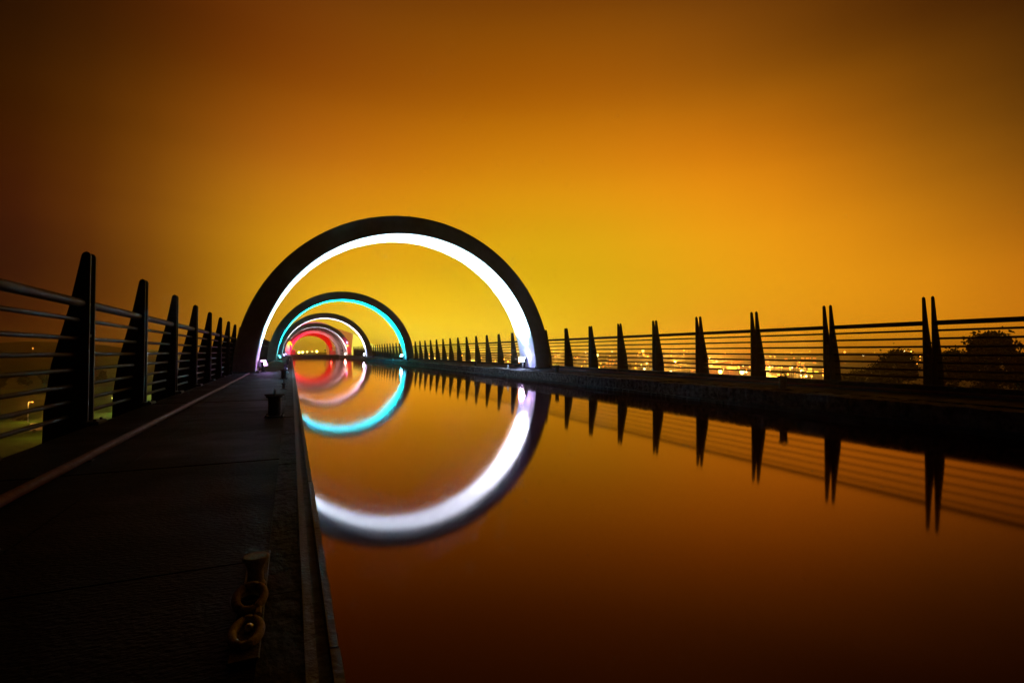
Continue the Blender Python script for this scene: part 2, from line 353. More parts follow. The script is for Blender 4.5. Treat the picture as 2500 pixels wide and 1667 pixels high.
# ------------------------------------------------------------------ aqueduct (one long concrete trough on piers)
aq = thing('aqueduct', 'long dark concrete canal trough carried high on piers between two railings', 'aqueduct', (4.4, 0, 0))
def part(mb, name, m, par, off=None):
    o = mb.build(name, m, par); 
    off = off if off is not None else par.location
    o.location = (-off[0], -off[1], -off[2]); return o
def rough_strip(x0, x1, z0, z1, y0, y1, step, amp, seed, ztop=None):
    # stone coping laid in short lengths with uneven, chipped edges
    g = random.Random(seed); mb = MB(); y = y0
    while y < y1:
        l = step * g.uniform(.85, 1.15); dz = g.uniform(-amp, amp) * .5
        n = max(3, int(l / .09)) if y < 14 else max(2, int(l / .3)); vs = []
        for i in range(n + 1):
            t = y + (l - .008) * i / n
            e = g.uniform(-amp, amp)
            vs += [(x0, t, z0), (x0, t, z1 + dz + g.uniform(-amp, amp) * .3), (x1 + e, t, z1 + dz + g.uniform(-amp, 0) * .5), (x1 + e * .6, t, z0)]
        fs = []
        for i in range(n):
            for k in range(4): a = i * 4 + k; b2 = i * 4 + (k + 1) % 4; fs.append((a, b2, b2 + 4, a + 4))
        fs += [(0, 1, 2, 3), (n * 4, n * 4 + 3, n * 4 + 2, n * 4 + 1)]
        mb.add(vs, fs); y += l
    return mb
part(rough_strip(-.070, .036, .1, .404, -4, 103, .62, .004, 3), 'coping', 'coping', aq)
part(MB().box(.0365, .063, -6, 103, .1, .411), 'edge_bar', 'rust', aq)
part(MB().box(.0635, .097, -6, 103, .1, .352), 'edge_channel', 'wall', aq)
part(rough_strip(.0975, .121, -.4, .384, -4, 103, .9, .0025, 5), 'edge_lip', 'rust', aq)
mbr = rough_strip(-8.98, -8.56, .11, .392, -5, 103, .8, .034, 9)
mbr.v = [(-x, y, z) for x, y, z in mbr.v]
part(mbr, 'coping', 'coping_lit', aq)
mbr = rough_strip(-8.98, -8.66, -.05, .085, -5, 103, 1.4, .03, 19)
mbr.v = [(-x, y, z) for x, y, z in mbr.v]
part(mbr, 'ledge', 'wall', aq)
part(MB().box(-1.80, .05, -6, 108, -1.6, .098), 'side_wall', 'wall', aq)
part(MB().box(8.74, 10.72, -6, 108, -1.6, .098), 'side_wall', 'wall', aq)
part(MB().box(.051, 8.739, -6, 103.4, -2.0, -1.5), 'trough_floor', 'wall', aq)
part(MB().box(10.685, 10.80, -6, 108, -.3, .535, .012), 'upstand', 'coping', aq)
for yy in (20.8, 48.2, 75.1, 102.3, -6.4):
    part(MB().prism([(1.2, -30), (7.7, -30), (8.6, -6.6), (10.2, -1.8), (-1.3, -1.8), (.3, -6.6)], 'y', yy - .7, yy + .7), 'pier', 'concrete', aq)
# far end of the canal
gate = thing('lock_gate', 'low dark steel gate closing the far end of the canal', 'gate', (4.4, 103.4, 0))
part(MB().box(.12, 8.6, 103.21, 103.6, -1.4, .5, .03), 'gate_leaf', 'paint', gate)
part(MB().box(.0, 8.7, 103.1, 103.75, .51, .62, .02), 'top_beam', 'rust', gate)
for i in range(14): part(MB().box(.5 + i * .6, .58 + i * .6, 103.14, 103.2, -.3, .5), 'stiffener', 'paint', gate)

# ------------------------------------------------------------------ hoops
XC, ZC, RO, RI, DEP = 4.44, .29, 6.342, 5.602, 1.672
RY = [20.0, 47.4, 74.27, 101.48]
def make_hoop():
    t = thing('concrete_hoop', 'x', 'hoop', (XC, 0, ZC), group='concrete hoops spanning the canal')
    MB().annulus(0, 0, RI, RO, 0, DEP, n=160, bev=.025).build('hoop_body', 'concrete', t)
    # soffit access panels near each foot, a few mm proud
    for s in (-1, 1):
        mb = MB()
        for (a0, a1) in ((6.5, 17), (17.4, 27)):
            aa = (a0, a1) if s > 0 else (180 - a1, 180 - a0)
            mb.annulus(0, 0, RI - .006, RI + .001, .32, DEP - .32, aa[0], aa[1], n=10)
        mb.build('access_panel', 'concrete', t)
    for s in (-1, 1):
        mb = MB(); cx = s * (RI + .37)
        mb.box(cx - .5, cx + .5, -.1, DEP + .1, .112, .15, .01)
        for k in (-.42, .42):
            for yy in (-.05, DEP + .05): mb.tube((cx + k, yy, .13), (cx + k, yy, .2), .02, n=8)
        mb.build('base_plate', 'iron', t)
    mb = MB(); mb.tube((.05, DEP / 2, RO - .02), (.05, DEP / 2, RO + .28), .011, n=6)
    mb.tube((.05, DEP / 2, RO - .02), (.05, DEP / 2, RO + .05), .03, n=8).build('lightning_rod', 'iron', t)
    return t
HL = ['nearest and largest concrete hoop, its underside lit brilliant white',
      'second concrete hoop with its underside lit bright cyan',
      'third concrete hoop with a thin white and pale pink lit underside',
      'farthest and smallest concrete hoop, framing the red wheel']
h0 = make_hoop()
hoops = []
for i, y in enumerate(RY):
    h = h0 if i == 0 else dup(h0)
    h.location = (XC, y, ZC); h['label'] = HL[i]; hoops.append(h)

# ------------------------------------------------------------------ floodlights at the feet of the hoops
def floodlight(x, y, z, aim, haim, lens_c, lens_s, spot_c, watts, label, size=108, spill=0, spc=None):
    t = thing('floodlight', label, 'floodlight', (x, y, .4), group='floodlights at the feet of the hoops')
    zz = z - .4; d = Vector(haim).normalized()
    side = Vector((0, 0, 1)).cross(d).normalized(); up = d.cross(side).normalized()
    if up.z < 0: up = -up
    C = Vector((0, 0, zz)) - d * .13
    def fr(a, b, c): return C + d * a + side * b + up * c
    mb = MB()
    vs = []
    for (a, w, h) in ((-.14, .09, .07), (-.10, .13, .10), (.09, .16, .125)):
        for (sb, sc) in ((-1, -1), (1, -1), (1, 1), (-1, 1)): vs.append(fr(a, sb * w, sc * h))
    fs = [(0, 1, 2, 3)] + [(j * 4 + k, j * 4 + (k + 1) % 4, j * 4 + 4 + (k + 1) % 4, j * 4 + 4 + k) for j in (0, 1) for k in range(4)]
    mb.add(vs, fs)
    # rim round the glass
    for (b0, b1, c0, c1) in ((-.16, .16, .105, .125), (-.16, .16, -.125, -.105), (-.16, -.14, -.105, .105), (.14, .16, -.105, .105)):
        vs = [fr(a, bb, cc) for a in (.09, .13) for (bb, cc) in ((b0, c0), (b1, c0), (b1, c1), (b0, c1))]
        mb.add(vs, [(0, 1, 2, 3), (7, 6, 5, 4), (0, 4, 5, 1), (1, 5, 6, 2), (2, 6, 7, 3), (3, 7, 4, 0)])
    mb.build('housing', 'galv', t)
    lm = emat('floodlight_glass', lens_c, lens_s)
    vs = [fr(.1, sb * .139, sc * .104) for (sb, sc) in ((-1, -1), (1, -1), (1, 1), (-1, 1))]
    vs += [fr(.094, sb * .139, sc * .104) for (sb, sc) in ((-1, -1), (1, -1), (1, 1), (-1, 1))]
    MB().add(vs, [(0, 1, 2, 3), (7, 6, 5, 4), (0, 4, 5, 1), (1, 5, 6, 2), (2, 6, 7, 3), (3, 7, 4, 0)]).build('glass', lm, t)
    mb = MB(); sg = -1 if d.x > 0 else 1
    mb.prism([(sg * .03 + .05, 0), (sg * .03 - .05, 0), (sg * .06 - .035, zz + .05), (sg * .06 + .035, zz + .05)], 'y', -.195, -.175)
    mb.prism([(sg * .03 + .05, 0), (sg * .03 - .05, 0), (sg * .06 - .035, zz + .05), (sg * .06 + .035, zz + .05)], 'y', .175, .195)
    mb.box(sg * .03 - .1, sg * .03 + .1, -.2, .2, 0.001, .02)
    mb.build('bracket', 'iron', t)
    ld = bpy.data.lights.new('floodlight_beam', 'SPOT'); ld.energy = watts; ld.color = spot_c
    ld.spot_size = R(size); ld.spot_blend = .8; ld.shadow_soft_size = .1
    lo = bpy.data.objects.new('beam', ld); col.objects.link(lo); lo.parent = t
    lo.location = C + d * .2; lo.rotation_euler = Vector(aim).to_track_quat('-Z', 'Y').to_euler()
    sp = bpy.data.lights.new('added_spill_light', 'POINT'); sp.energy = spill; sp.color = spc or lens_c; sp.shadow_soft_size = .12  # extra point light added for the glow around each floodlight
    so = bpy.data.objects.new('spill', sp); col.objects.link(so); so.parent = t; so.location = C + d * .27
    return t
W = 15000
specs = [
 (0, (.52, .78, 1), (.38, .78, 1), 1.25, 'white', (.75, .28, 1), 'violet'),
 (1, (0, .68, .92), (0, .90, 1), 1.7, 'cyan', (.1, .9, .9), 'cyan'),
 (2, (.98, .86, 1), (1, .92, 1), .55, 'bluish white', (.45, .5, 1), 'blue'),
 (3, (.92, .90, 1), (1, .9, 1), .16, 'cream', (.7, .3, .9), 'dim violet')]
nth = ['nearest', 'second', 'third', 'farthest']
for i, cr, cl, w, wr, ll, wl in specs:
    y = RY[i] + DEP / 2
    # left foot, throws light over to the right half; right foot, over to the left half
    floodlight(-.92, y, .74, (.60, .06, .80), (.74, -.5, .42), ll, 9.0, cl, W * w, 'boxy %s floodlight at the left foot of the %s hoop' % (wl, nth[i]), spill=26 if i == 0 else 30)
    floodlight(9.74, y, .80, (-.60, .06, .80), (-.62, -.72, .38), tuple(min(1, c + .35) for c in cr), 60.0 if i == 0 else 30.0, cr, W * w,
               '%s floodlight glaring at the right foot of the %s hoop' % (wr, nth[i]), spill=70 if i == 0 else 50, spc=[(.35, .35, 1), (.05, .7, 1), (.4, .5, 1), (1, .5, .3)][i])

# ------------------------------------------------------------------ railings
def blade_mesh(side):
    # thin tapering plate, straight towards the canal, raked on the outside
    s = side
    pts = [(0, -.30), (s * .36, -.30), (s * .355, .15), (s * .30, .62), (s * .165, 1.22), (s * .075, 1.74), (s * .062, 1.765), (s * .036, 1.78), (s * .012, 1.77), (0, 1.745)]
    return MB().prism(pts, 'y', -.011, .011)
def railing(name, label, side, x, ys, zr, ztop, y0, y1, base):
    t = thing(name, label, 'railing', (x, y0, .4), group=None)
    bm = blade_mesh(side).mesh('post_blade', 'paint')
    mbb = MB(); mbb.box(min(-side * .10, side * .02), max(-side * .10, side * .02), -.13, .13, .0, .035, .006)
    for yy in (-.095, .095): mbb.tube((-side * .06, yy, .03), (-side * .06, yy, .055), .014, n=6)
    sm_ = MB().box(min(side * .02, side * .14), max(side * .02, side * .14), -.061, .061, .9, .93).mesh('spacer', 'iron')
    pm = mbb.mesh('post', 'iron')
    for yy in ys:
        p = bpy.data.objects.new('post', pm); col.objects.link(p); p.parent = t; p.location = (0, yy - y0, base)
        for k in (-.073, .073):
            bl = bpy.data.objects.new('blade', bm); col.objects.link(bl); bl.parent = p; bl.location = (0, k, 0)
        if yy < 30: q = bpy.data.objects.new('spacer', sm_); col.objects.link(q); q.parent = p
    for i, z in enumerate(zr):
        mb = MB(); rad = .045 if i == 0 else .021; mb_x = side * .075 if i == 0 else side * (.085 + .012 * i)
        yl = sorted(ys)
        for a, b in zip(yl[:-1], yl[1:]):
            mb.tube((0, a + .045 - y0, 0), (0, b - .045 - y0, 0), rad, n=12 if a < 30 else 6)
        o = mb.build('top_rail' if i == 0 else 'rail', 'rail', t); o.location = (mb_x, 0, z - .4)
    return t
ysR = [5.33 + 1.915 * k for k in range(-5, 50)]
ysL = [6.52 + 2.115 * k for k in range(-5, 46)]
zR = [1.684, 1.545, 1.395, 1.244, 1.09, .945, .80, .66]
zL = [1.645, 1.475, 1.285, 1.12, .965, .80, .64, .49]
railing('railing', 'railing of paired pointed blades along the far right bank', 1, 10.83, ysR, zR, 2.15, 0, 103, .0)
railing('railing', 'railing of paired pointed blades beside the near left walkway', -1, -1.9, ysL, zL, 2.15, 0, 103, .0)

# ------------------------------------------------------------------ kerb pipes
def kerb_pipe(x, ya, yb, z, label):
    t = thing('kerb_pipe', label, 'pipe', (x, ya, .4), group='kerb pipes laid between the hoops')
    MB().tube((0, 0, z - .4), (0, yb - ya, z - .4), .028, n=12).build('pipe', 'pipe', t)
    mb = MB(); y = .3
    while y < yb - ya:
        mb.box(-.035, .035, y - .03, y + .03, .001, z - .4 - .02); y += 1.8
    mb.build('saddle', 'iron', t)
    MB().box(-.05, -.03, 0, yb - ya, .001, .03).build('seal_strip', 'wall', t)
spans = [(-5, 18.6), (22.6, 46.4), (50, 73.2), (77, 100.4)]
where = ['in front of the nearest hoop', 'between the nearest and second hoops', 'between the second and third hoops', 'between the third and farthest hoops']
for (a, b), w in zip(spans, where):
    kerb_pipe(-1.27, a, b, .43, 'rusty red pipe along the left walkway edge ' + w)
    kerb_pipe(10.12, a if a > 0 else -5, b, .452, 'thin brown pipe along the right walkway edge ' + w)

# ------------------------------------------------------------------ bollards
def make_bollard():
    t = thing('mooring_bollard', 'x', 'bollard', group='mooring bollards along both banks')
    MB().lathe([(.062, .0), (.062, .012), (.068, .03), (.070, .215), (.066, .222)], n=24).build('body', 'iron', t)
    MB().lathe([(.060, .223), (.092, .224), (.094, .240), (.086, .246), (.0, .247)], n=24).build('cap', 'iron', t)
    mb = MB(); pts = [(0, .066 * math.cos(a), .245 + .075 * math.sin(a)) for a in [math.pi * k / 14 for k in range(15)]]
    mb.path(pts, .008, 8).build('hoop_handle', 'rust', t)
    MB().tube((-.105, 0, .252), (.105, 0, .252), .0085, n=10).build('cross_pin', 'rust', t)
    mb = MB().box(-.10, .10, -.10, .10, .001, .014, .004)
    for sx in (-1, 1):
        for sy in (-1, 1): mb.tube((sx * .082, sy * .082, .014), (sx * .082, sy * .082, .028), .010, n=6)
    mb.build('base_plate', 'iron', t)
    return t
bl0 = make_bollard(); first = True
BL = [(-.17, 6.37, 'closest bollard on the left walkway, its pin forming a cross'),
      (-.18, 15.13, 'squat black bollard on the left walkway just before the nearest hoop'),
      (-.19, 21.75, 'violet lit bollard on the left walkway just past the nearest hoop'),
      (-.19, 32.7, 'small bollard on the left walkway midway to the cyan hoop'),
      (-.19, 43.9, 'cyan tinted bollard on the left walkway near the second hoop'),
      (-.19, 60.0, 'distant bollard on the left walkway beyond the second hoop'),
      (9.01, 6.93, 'closest bollard on the right walkway with its hoop handle against the town lights'),
      (8.9, 16.0, 'small dark bollard on the right walkway just right of the nearest hoop'),
      (9.04, 25.2, 'bluish bollard on the right walkway just left of the nearest hoop'),
      (9.0, 42.0, 'tiny bollard on the right walkway near the cyan hoop'),
      (9.0, 61.0, 'far bollard on the right walkway between the cyan and third hoops'),
      (9.0, 82.0, 'farthest bollard on the right walkway past the third hoop')]
for x, y, lb in BL:
    t = bl0 if first else dup(bl0); first = False
    t.location = (x, y, .402); t['label'] = lb; t.rotation_euler = (0, 0, rnd.uniform(-.12, .12))
# low mooring rings beside the hoops
def make_ring():
    t = thing('mooring_ring', 'x', 'mooring ring', group='bright mooring rings by the hoops')
    mb = MB(); mb.path([(0, .055 * math.cos(a), .075 + .055 * math.sin(a)) for a in [2 * math.pi * k / 18 for k in range(18)]], .014, 8, True).build('ring', 'galv', t)
    mb = MB().box(-.05, .05, -.07, .07, .001, .016, .004); mb.tube((-.03, 0, .02), (.03, 0, .02), .016, n=10).build('mount', 'galv', t)
    return t
r0 = make_ring(); first = True
for x, y, lb in [(-.13, 19.6, 'shiny mooring ring on the left coping by the nearest hoop'), (8.72, 20.1, 'shiny mooring ring on the right coping by the nearest hoop'),
                 (-.13, 46.5, 'shiny mooring ring on the left coping by the cyan hoop'), (8.8, 47.6, 'shiny mooring ring on the right coping by the cyan hoop')]:
    t = r0 if first else dup(r0); first = False
    t.location = (x, y, .402); t['label'] = lb; t.scale = (1.25, 1.25, 1.25)
# short rusty eye post
t = thing('eye_post', 'short rusty post with an eye, between the two closest left bollards', 'post', (-.13, 11.0, .402))
MB().lathe([(.03, 0), (.028, .09), (.045, .1), (.045, .12), (.02, .13)], n=16).build('stem', 'rust', t)
mb = MB(); mb.path([(0, .04 * math.cos(a), .165 + .04 * math.sin(a)) for a in [2 * math.pi * k / 14 for k in range(14)]], .009, 6, True).build('eye', 'rust', t)
MB().box(-.06, .06, -.06, .06, .001, .012).build('base_plate', 'rust', t)
# mooring cleat right below the camera
t = thing('mooring_cleat', 'worn grey cleat with flared horn and two round sockets, closest on the walkway', 'cleat', (-.104, 1.62, .401))
MB().box(-.030, .040, -.26, .46, .001, .009, .003).build('base_plate', 'iron', t)
MB().lathe([(.030, .0), (.024, .012), (.022, .04), (.026, .062), (.038, .080), (.040, .086), (.034, .09)], (.006, .17, .009), 28).build('horn', 'zinc', t)
ov = lambda a: (.0 + .036 * math.cos(a), .035 + .052 * math.sin(a) * (1.15 if math.sin(a) < 0 else .9), .030 + .012 * math.sin(a))
MB().path([ov(2 * math.pi * k / 32) for k in range(32)], .0125, 12, True).build('collar', 'zinc', t)
MB().lathe([(.027, .001), (.029, .014), (.020, .018), (.010, .008)], (0, .035, .009), 20).build('socket', 'iron', t)
MB().path([(.003 + .033 * math.cos(a), -.135 + .068 * math.sin(a), .014) for a in [2 * math.pi * k / 32 for k in range(32)]], .0115, 12, True).build('collar', 'zinc', t)
MB().box(.016, .034, -.06, .0, .010, .024, .004).build('link', 'zinc', t)
MB().lathe([(.011, .0), (.011, .014), (.004, .018)], (.008, -.12, .009), 6).build('bolt', 'galv', t)
# ------------------------------------------------------------------ boat lift beyond the last hoop
def lamp_light(name, kind, loc, color, watts, parent=None, aim=None, size=80, soft=.15):
    ld = bpy.data.lights.new(name, kind); ld.energy = watts; ld.color = color; ld.shadow_soft_size = soft
    if kind == 'SPOT': ld.spot_size = R(size); ld.spot_blend = .5
    o = bpy.data.objects.new('beam', ld); col.objects.link(o); o.location = loc
    if parent: o.parent = parent; o.location = Vector(loc) - parent.location
    if aim is not None: o.rotation_euler = (Vector(aim) - Vector(loc)).to_track_quat('-Z', 'Y').to_euler()
    return o
WX, WY, WZ = 4.45, 112.0, .55
wh = thing('boat_lift', 'huge ring of the rotating boat lift, floodlit red at the canal end', 'boat lift', (WX, WY, -18))
def wpart(mb, n, m): 
    o = mb.build(n, m, wh); o.location = (-WX, -WY, 18); return o
wpart(MB().annulus(WX, WZ, 4.5, 6.9, WY, WY + .9, n=120, bev=.03), 'front_ring', 'wheel')
mb = MB()
for k in range(72):
    a = math.radians(-20 + k * 3.1)
    if a > math.radians(175): break
    ca, sa = math.cos(a), math.sin(a)
    def P(r, t, y): return (WX + r * ca - t * sa, y, WZ + r * sa + t * ca)
    y0, y1 = WY - .22, WY - .002
    vs = [P(5.0, -.05, y0), P(5.72, -.10, y0), P(5.72, .10, y0), P(5.0, .05, y0), P(5.0, -.05, y1), P(5.72, -.10, y1), P(5.72, .10, y1), P(5.0, .05, y1)]
    mb.add(vs, [(0, 1, 2, 3), (7, 6, 5, 4), (0, 4, 5, 1), (1, 5, 6, 2), (2, 6, 7, 3), (3, 7, 4, 0)])
mb.annulus(WX, WZ, 5.70, 5.80, WY - .2, WY - .003, -20, 178, 90)
wpart(mb, 'gear_teeth', 'teeth')
# crescent arm seen through the ring
def crescent():
    c1, r1 = (4.1, .556), 4.35; pts_i = []; pts_o = []
    for k in range(41):
        a = math.radians(-12 + k * 204 / 40)
        pts_i.append((c1[0] + r1 * math.cos(a), c1[1] + r1 * math.sin(a)))
        w = .12 + 1.15 * max(0, math.sin(math.radians(min(180, max(0, (math.degrees(a) + 5) * 1.25))))) + (1.2 if math.degrees(a) > 95 else 0) * min(1, (math.degrees(a) - 95) / 30)
        pts_o.append((c1[0] + (r1 + w) * math.cos(a), c1[1] + (r1 + w) * math.sin(a)))
    mb = MB(); n = len(pts_i); vs = []
    for (a, b) in zip(pts_i, pts_o): vs += [(a[0], 125, a[1]), (b[0], 125, b[1]), (b[0], 126.2, b[1]), (a[0], 126.2, a[1])]
    fs = [(i * 4 + k, i * 4 + (k + 1) % 4, i * 4 + 4 + (k + 1) % 4, i * 4 + 4 + k) for i in range(n - 1) for k in range(4)]
    fs += [(0, 1, 2, 3), tuple(4 * (n - 1) + k for k in (3, 2, 1, 0))]
    return mb.add(vs, fs)
wpart(crescent(), 'curved_arm', 'red')
mb = MB(); mb.prism([(-2.2, -19), (11, -19), (9.8, -3.9), (-1, -3.9)], 'y', WY + .1, WY + 14)
wpart(mb, 'tower', 'concrete')
bolts = MB()
for k in range(7):
    a = math.radians(38 + k * 7); bolts.sphere((4.1 + 4.62 * math.cos(a), 124.96, .556 + 4.62 * math.sin(a)), .09, 8, 6)
wpart(bolts, 'bolts', 'galv')
pl = thing('winch_pillar', 'lavender lit pillar with a yellow hooked top left of the red ring', 'pillar', (-.65, 110.5, .4))
MB().prism([(-.5, 0), (.5, 0), (.36, 2.0), (.05, 2.35), (-.38, 2.1)], 'y', -.3, .3).build('body', 'wheel', pl)
MB().prism([(-.42, 1.95), (-.08, 2.68), (.34, 2.80), (.86, 2.45), (.66, 1.80), (.52, 2.2), (.22, 2.32), (-.2, 2.12)], 'y', -.42, -.31).build('hook', mat('yellow_lit_steel', (.8, .6, .02), .5), pl)  # yellow light on the hook put into its base colour
cb = thing('control_cabinet', 'bright red cabinet at the far left end of the canal', 'cabinet', (.3, 104.3, .4))
MB().box(-.42, .42, -.3, .3, .0, 1.1, .03).build('body', 'red', cb)
MB().box(-.46, .46, -.34, .34, 1.101, 1.16, .02).build('lid', 'red', cb)
MB().box(-.36, .36, -.312, -.302, .08, 1.02, .004).build('door', 'red', cb)
cg = thing('operator_cabin', 'small dark red caged cabin at the far right end of the canal', 'cabin', (7.5, 104.6, .4))
MB().box(-.62, .55, -.3, .4, 0, .95, .02).build('body', mat('maroon_steel', (.3, .05, .04), .6), cg)
mb = MB()
for i in range(9): mb.tube((-.62 + i * .145, -.31, .95), (-.62 + i * .145, -.31, 1.5), .016, n=6)
mb.tube((-.64, -.31, 1.5), (.56, -.31, 1.5), .02, n=6)
mb.build('cage', 'iron', cg)
MB().box(.6, .9, -.25, .2, 0, 1.35, .02).build('side_panel', 'galv', cg)
for dx, lb in ((-1.4, 'thin signal post left of the small caged cabin'), (1.8, 'thin signal post right of the small caged cabin')):
    s = thing('signal_post', lb, 'post', (7.5 + dx, 104.4, .4), group='signal posts at the canal end')
    MB().tube((0, 0, 0), (0, 0, 1.15), .03, n=8).build('pole', 'iron', s)
    MB().box(-.12, .12, -.08, .08, .98, 1.22, .02).build('head', 'iron', s)
    MB().tube((-.25, 0, .6), (.25, 0, .6), .02, n=6).build('arm', 'iron', s)
lamp_light('red_beam', 'SPOT', (.5, 108.6, .6), (1, .0, .04), 6000, wh, (1.4, 112, 4.4), 112)
lamp_light('red_beam', 'SPOT', (5.0, 119, -1.5), (1, .0, .0), 2600, wh, (5.5, 125, 4.8), 120)
lamp_light('pale_beam', 'SPOT', (9.8, 104.5, 3.0), (1, .6, .55), 1500, wh, (8.4, 112, 5.0), 80)
lamp_light('violet_beam', 'SPOT', (-.8, 108.0, .7), (.7, .5, 1), 60, pl, (-.65, 110.2, 1.4), 80)
lamp_light('yellow_beam', 'SPOT', (-.3, 109.2, 3.6), (1, .8, .1), 420, pl, (-.35, 110.2, 2.6), 50)
lamp_light('red_beam', 'SPOT', (1.4, 101.6, 1.0), (1, .0, .0), 160, cb, (.3, 104, .9), 70)
lamp_light('red_beam', 'POINT', (7.2, 103.8, 1.1), (1, .1, .06), 16, cg)
# lamps mounted on the last hoop
for (x, z, c, lb) in ((9.86, 2.95, (1, .25, .85), 'pink lamp glowing on the right leg of the farthest hoop'), (9.92, 2.35, (1, .6, .1), 'small amber lamp just below the pink lamp on the farthest hoop')):
    s = thing('hoop_lamp', lb, 'lamp', (x, 101.07, z))
    MB().sphere((0, 0, 0), .15, 12, 8).build('glass', emat('arm_lamp_glass', c, 7), s)
    MB().tube((0, .1, 0), (0, .41, 0), .10, n=12).build('housing', 'iron', s)
    if z > 2.5: lamp_light('red_beam', 'SPOT', (9.7, 98.6, 1.0), (1, .0, .03), 520, s, (10.25, 101.48, 2.3), 62)

# faceted glass visitor building, lit look of two facets put in as glow
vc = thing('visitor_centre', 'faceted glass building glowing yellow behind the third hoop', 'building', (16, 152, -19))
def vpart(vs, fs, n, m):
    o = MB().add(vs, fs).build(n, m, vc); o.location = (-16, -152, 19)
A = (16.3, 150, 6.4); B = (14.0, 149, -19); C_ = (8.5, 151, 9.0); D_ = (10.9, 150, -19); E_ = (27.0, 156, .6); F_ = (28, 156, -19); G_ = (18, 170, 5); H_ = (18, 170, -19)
vpart([C_, A, B, D_], [(0, 1, 2, 3)], 'dim_facet', mat('orange_glow_canvas', (.3, .2, .1), .7, emit=(1, .36, .06), estr=.42, noise=.2, nscale=.4))  # dull orange light on this facet put in as weak emission
gl = mat('yellow_glow_glass', (.3, .25, .05), .4, emit=(1, .86, .10), estr=.95)
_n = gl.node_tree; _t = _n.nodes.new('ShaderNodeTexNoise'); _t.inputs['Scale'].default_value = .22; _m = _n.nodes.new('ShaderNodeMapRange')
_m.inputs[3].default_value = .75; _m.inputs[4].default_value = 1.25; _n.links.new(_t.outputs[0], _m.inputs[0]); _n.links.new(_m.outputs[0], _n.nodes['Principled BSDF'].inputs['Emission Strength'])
K_ = (21.7, 151.2, 3.6)
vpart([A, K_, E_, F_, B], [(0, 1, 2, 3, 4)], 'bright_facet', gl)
vpart([C_, A, E_, G_], [(0, 1, 2), (0, 2, 3)], 'roof', 'roof')
vpart([C_, D_, H_, G_, E_, F_], [(0, 1, 2, 3), (3, 2, 5, 4)], 'back_wall', 'roof')

# ------------------------------------------------------------------ trees
def crown_mesh(name, seed, r, h, leaves, leaf, lobes=9):
    g = random.Random(seed); mb = MB(); L = []
    for _ in range(lobes):
        a = g.uniform(0, 6.28); q = g.uniform(0, .62) * r; zz = g.uniform(.18, .85) * h
        k = 1 - .55 * abs(zz / h - .45); L.append((q * math.cos(a) * k, q * math.sin(a) * k, zz, g.uniform(.14, .46) * r))
    for _ in range(leaves):
        c = g.choice(L); d = Vector((g.gauss(0, 1), g.gauss(0, 1), g.gauss(0, .85))).normalized() * c[3] * g.uniform(.45, 1.0) ** .6 * (1 + .9 * g.random() ** 7)
        p = Vector(c[:3]) + d
        u = Vector((g.gauss(0, 1), g.gauss(0, 1), g.gauss(0, 1))).normalized(); w = u.orthogonal().normalized(); s = leaf * g.uniform(.5, 1.3)
        mb.add([p - u * s, p + w * s * .5, p + u * s, p - w * s * .5], [(0, 1, 2, 3)])
    return mb.mesh(name, 'foliage')
def trunk_mesh(name, seed, h, r):
    g = random.Random(seed); mb = MB(); mb.tube((0, 0, -.6), (0, 0, h * .45), r, r * .6, 8)
    for k in range(6):
        a = k * 1.05 + g.uniform(-.3, .3); z = h * (.28 + .03 * k)
        mb.tube((0, 0, z), (math.cos(a) * h * .24, math.sin(a) * h * .24, z + h * g.uniform(.2, .35)), r * .4, r * .1, 6)
    return mb.mesh(name, 'bark')
near_c = [crown_mesh('crown', 11 + k, 4.6, 8.0, 6500, .30, 16) for k in range(2)]
far_c = [crown_mesh('crown', 31 + k, 4.2, 8.5, 900, .62, 9) for k in range(4)]
trk = trunk_mesh('trunk', 5, 8, .28)
def tree(x, y, s, sh, mesh, label, group, name='tree', z=None):
    t = thing(name, label, 'tree', (x, y, ground_h(x, y) if z is None else z), (x * 7.3 + y * 3.1) % 6.28, group)
    t.scale = (s, s, sh)
    for n, me in (('trunk', trk), ('crown', mesh)):
        o = bpy.data.objects.new(n, me); col.objects.link(o); o.parent = t
    return t
def polar(az, r): return r * math.sin(R(az)), r * math.cos(R(az))
for az_, r_, s, sh, mi, lb in [(67.5, 90, .95, .88, 0, 'tallest dark tree behind the railing at the far right'),
                               (65.6, 92, .72, .68, 1, 'rounded tree joined to the left of the tallest far right tree'),
                               (69.4, 88, .62, .72, 1, 'low tree joined to the right of the tallest far right tree'),
                               (61.9, 94, .66, .62, 0, 'broad low tree left of the last railing post on the right'),
                               (60.4, 97, .6, .52, 1, 'small bushy tree just left of the broad low tree'),
                               (58.7, 100, .5, .42, 0, 'smallest bush at the left end of the dark mound')]:
    x, y = polar(az_, r_)
    tree(x, y, s, sh, near_c[mi], lb, 'trees on the dark mound at the right')
k = 0; ft = []
for az_, r_, s, sh in [(42.6, 300, 1.0, 1.0), (43.4, 302, .8, 1.1), (45.0, 310, 1.1, 1.1), (41.6, 305, .6, .7), (37.2, 420, 1.1, 1.2), (38.4, 410, 1, 1), (39.2, 430, 1.2, 1.1),
                       (48.4, 360, .7, .9), (50.1, 340, .8, .9), (52.0, 240, .55, .6), (52.8, 235, .6, .6), (54.6, 250, .6, .6), (55.4, 245, .5, .55), (46.9, 380, .8, .9), (33.5, 640, 1.2, 1.2),
                       (31, 700, 1.2, 1.1), (56.4, 260, .7, .7), (58, 280, .9, .9), (26, 800, 1.3, 1.1), (24.5, 760, 1.3, 1.2)]:
    x, y = polar(az_, r_); k += 1
    ft.append((tree(x, y, s, sh, far_c[k % 4], 'x', 'trees among the town lights'), az_, r_, s))
lt = ['leftmost', 'second', 'third', 'fourth', 'fifth', 'sixth', 'seventh', 'rearmost left']
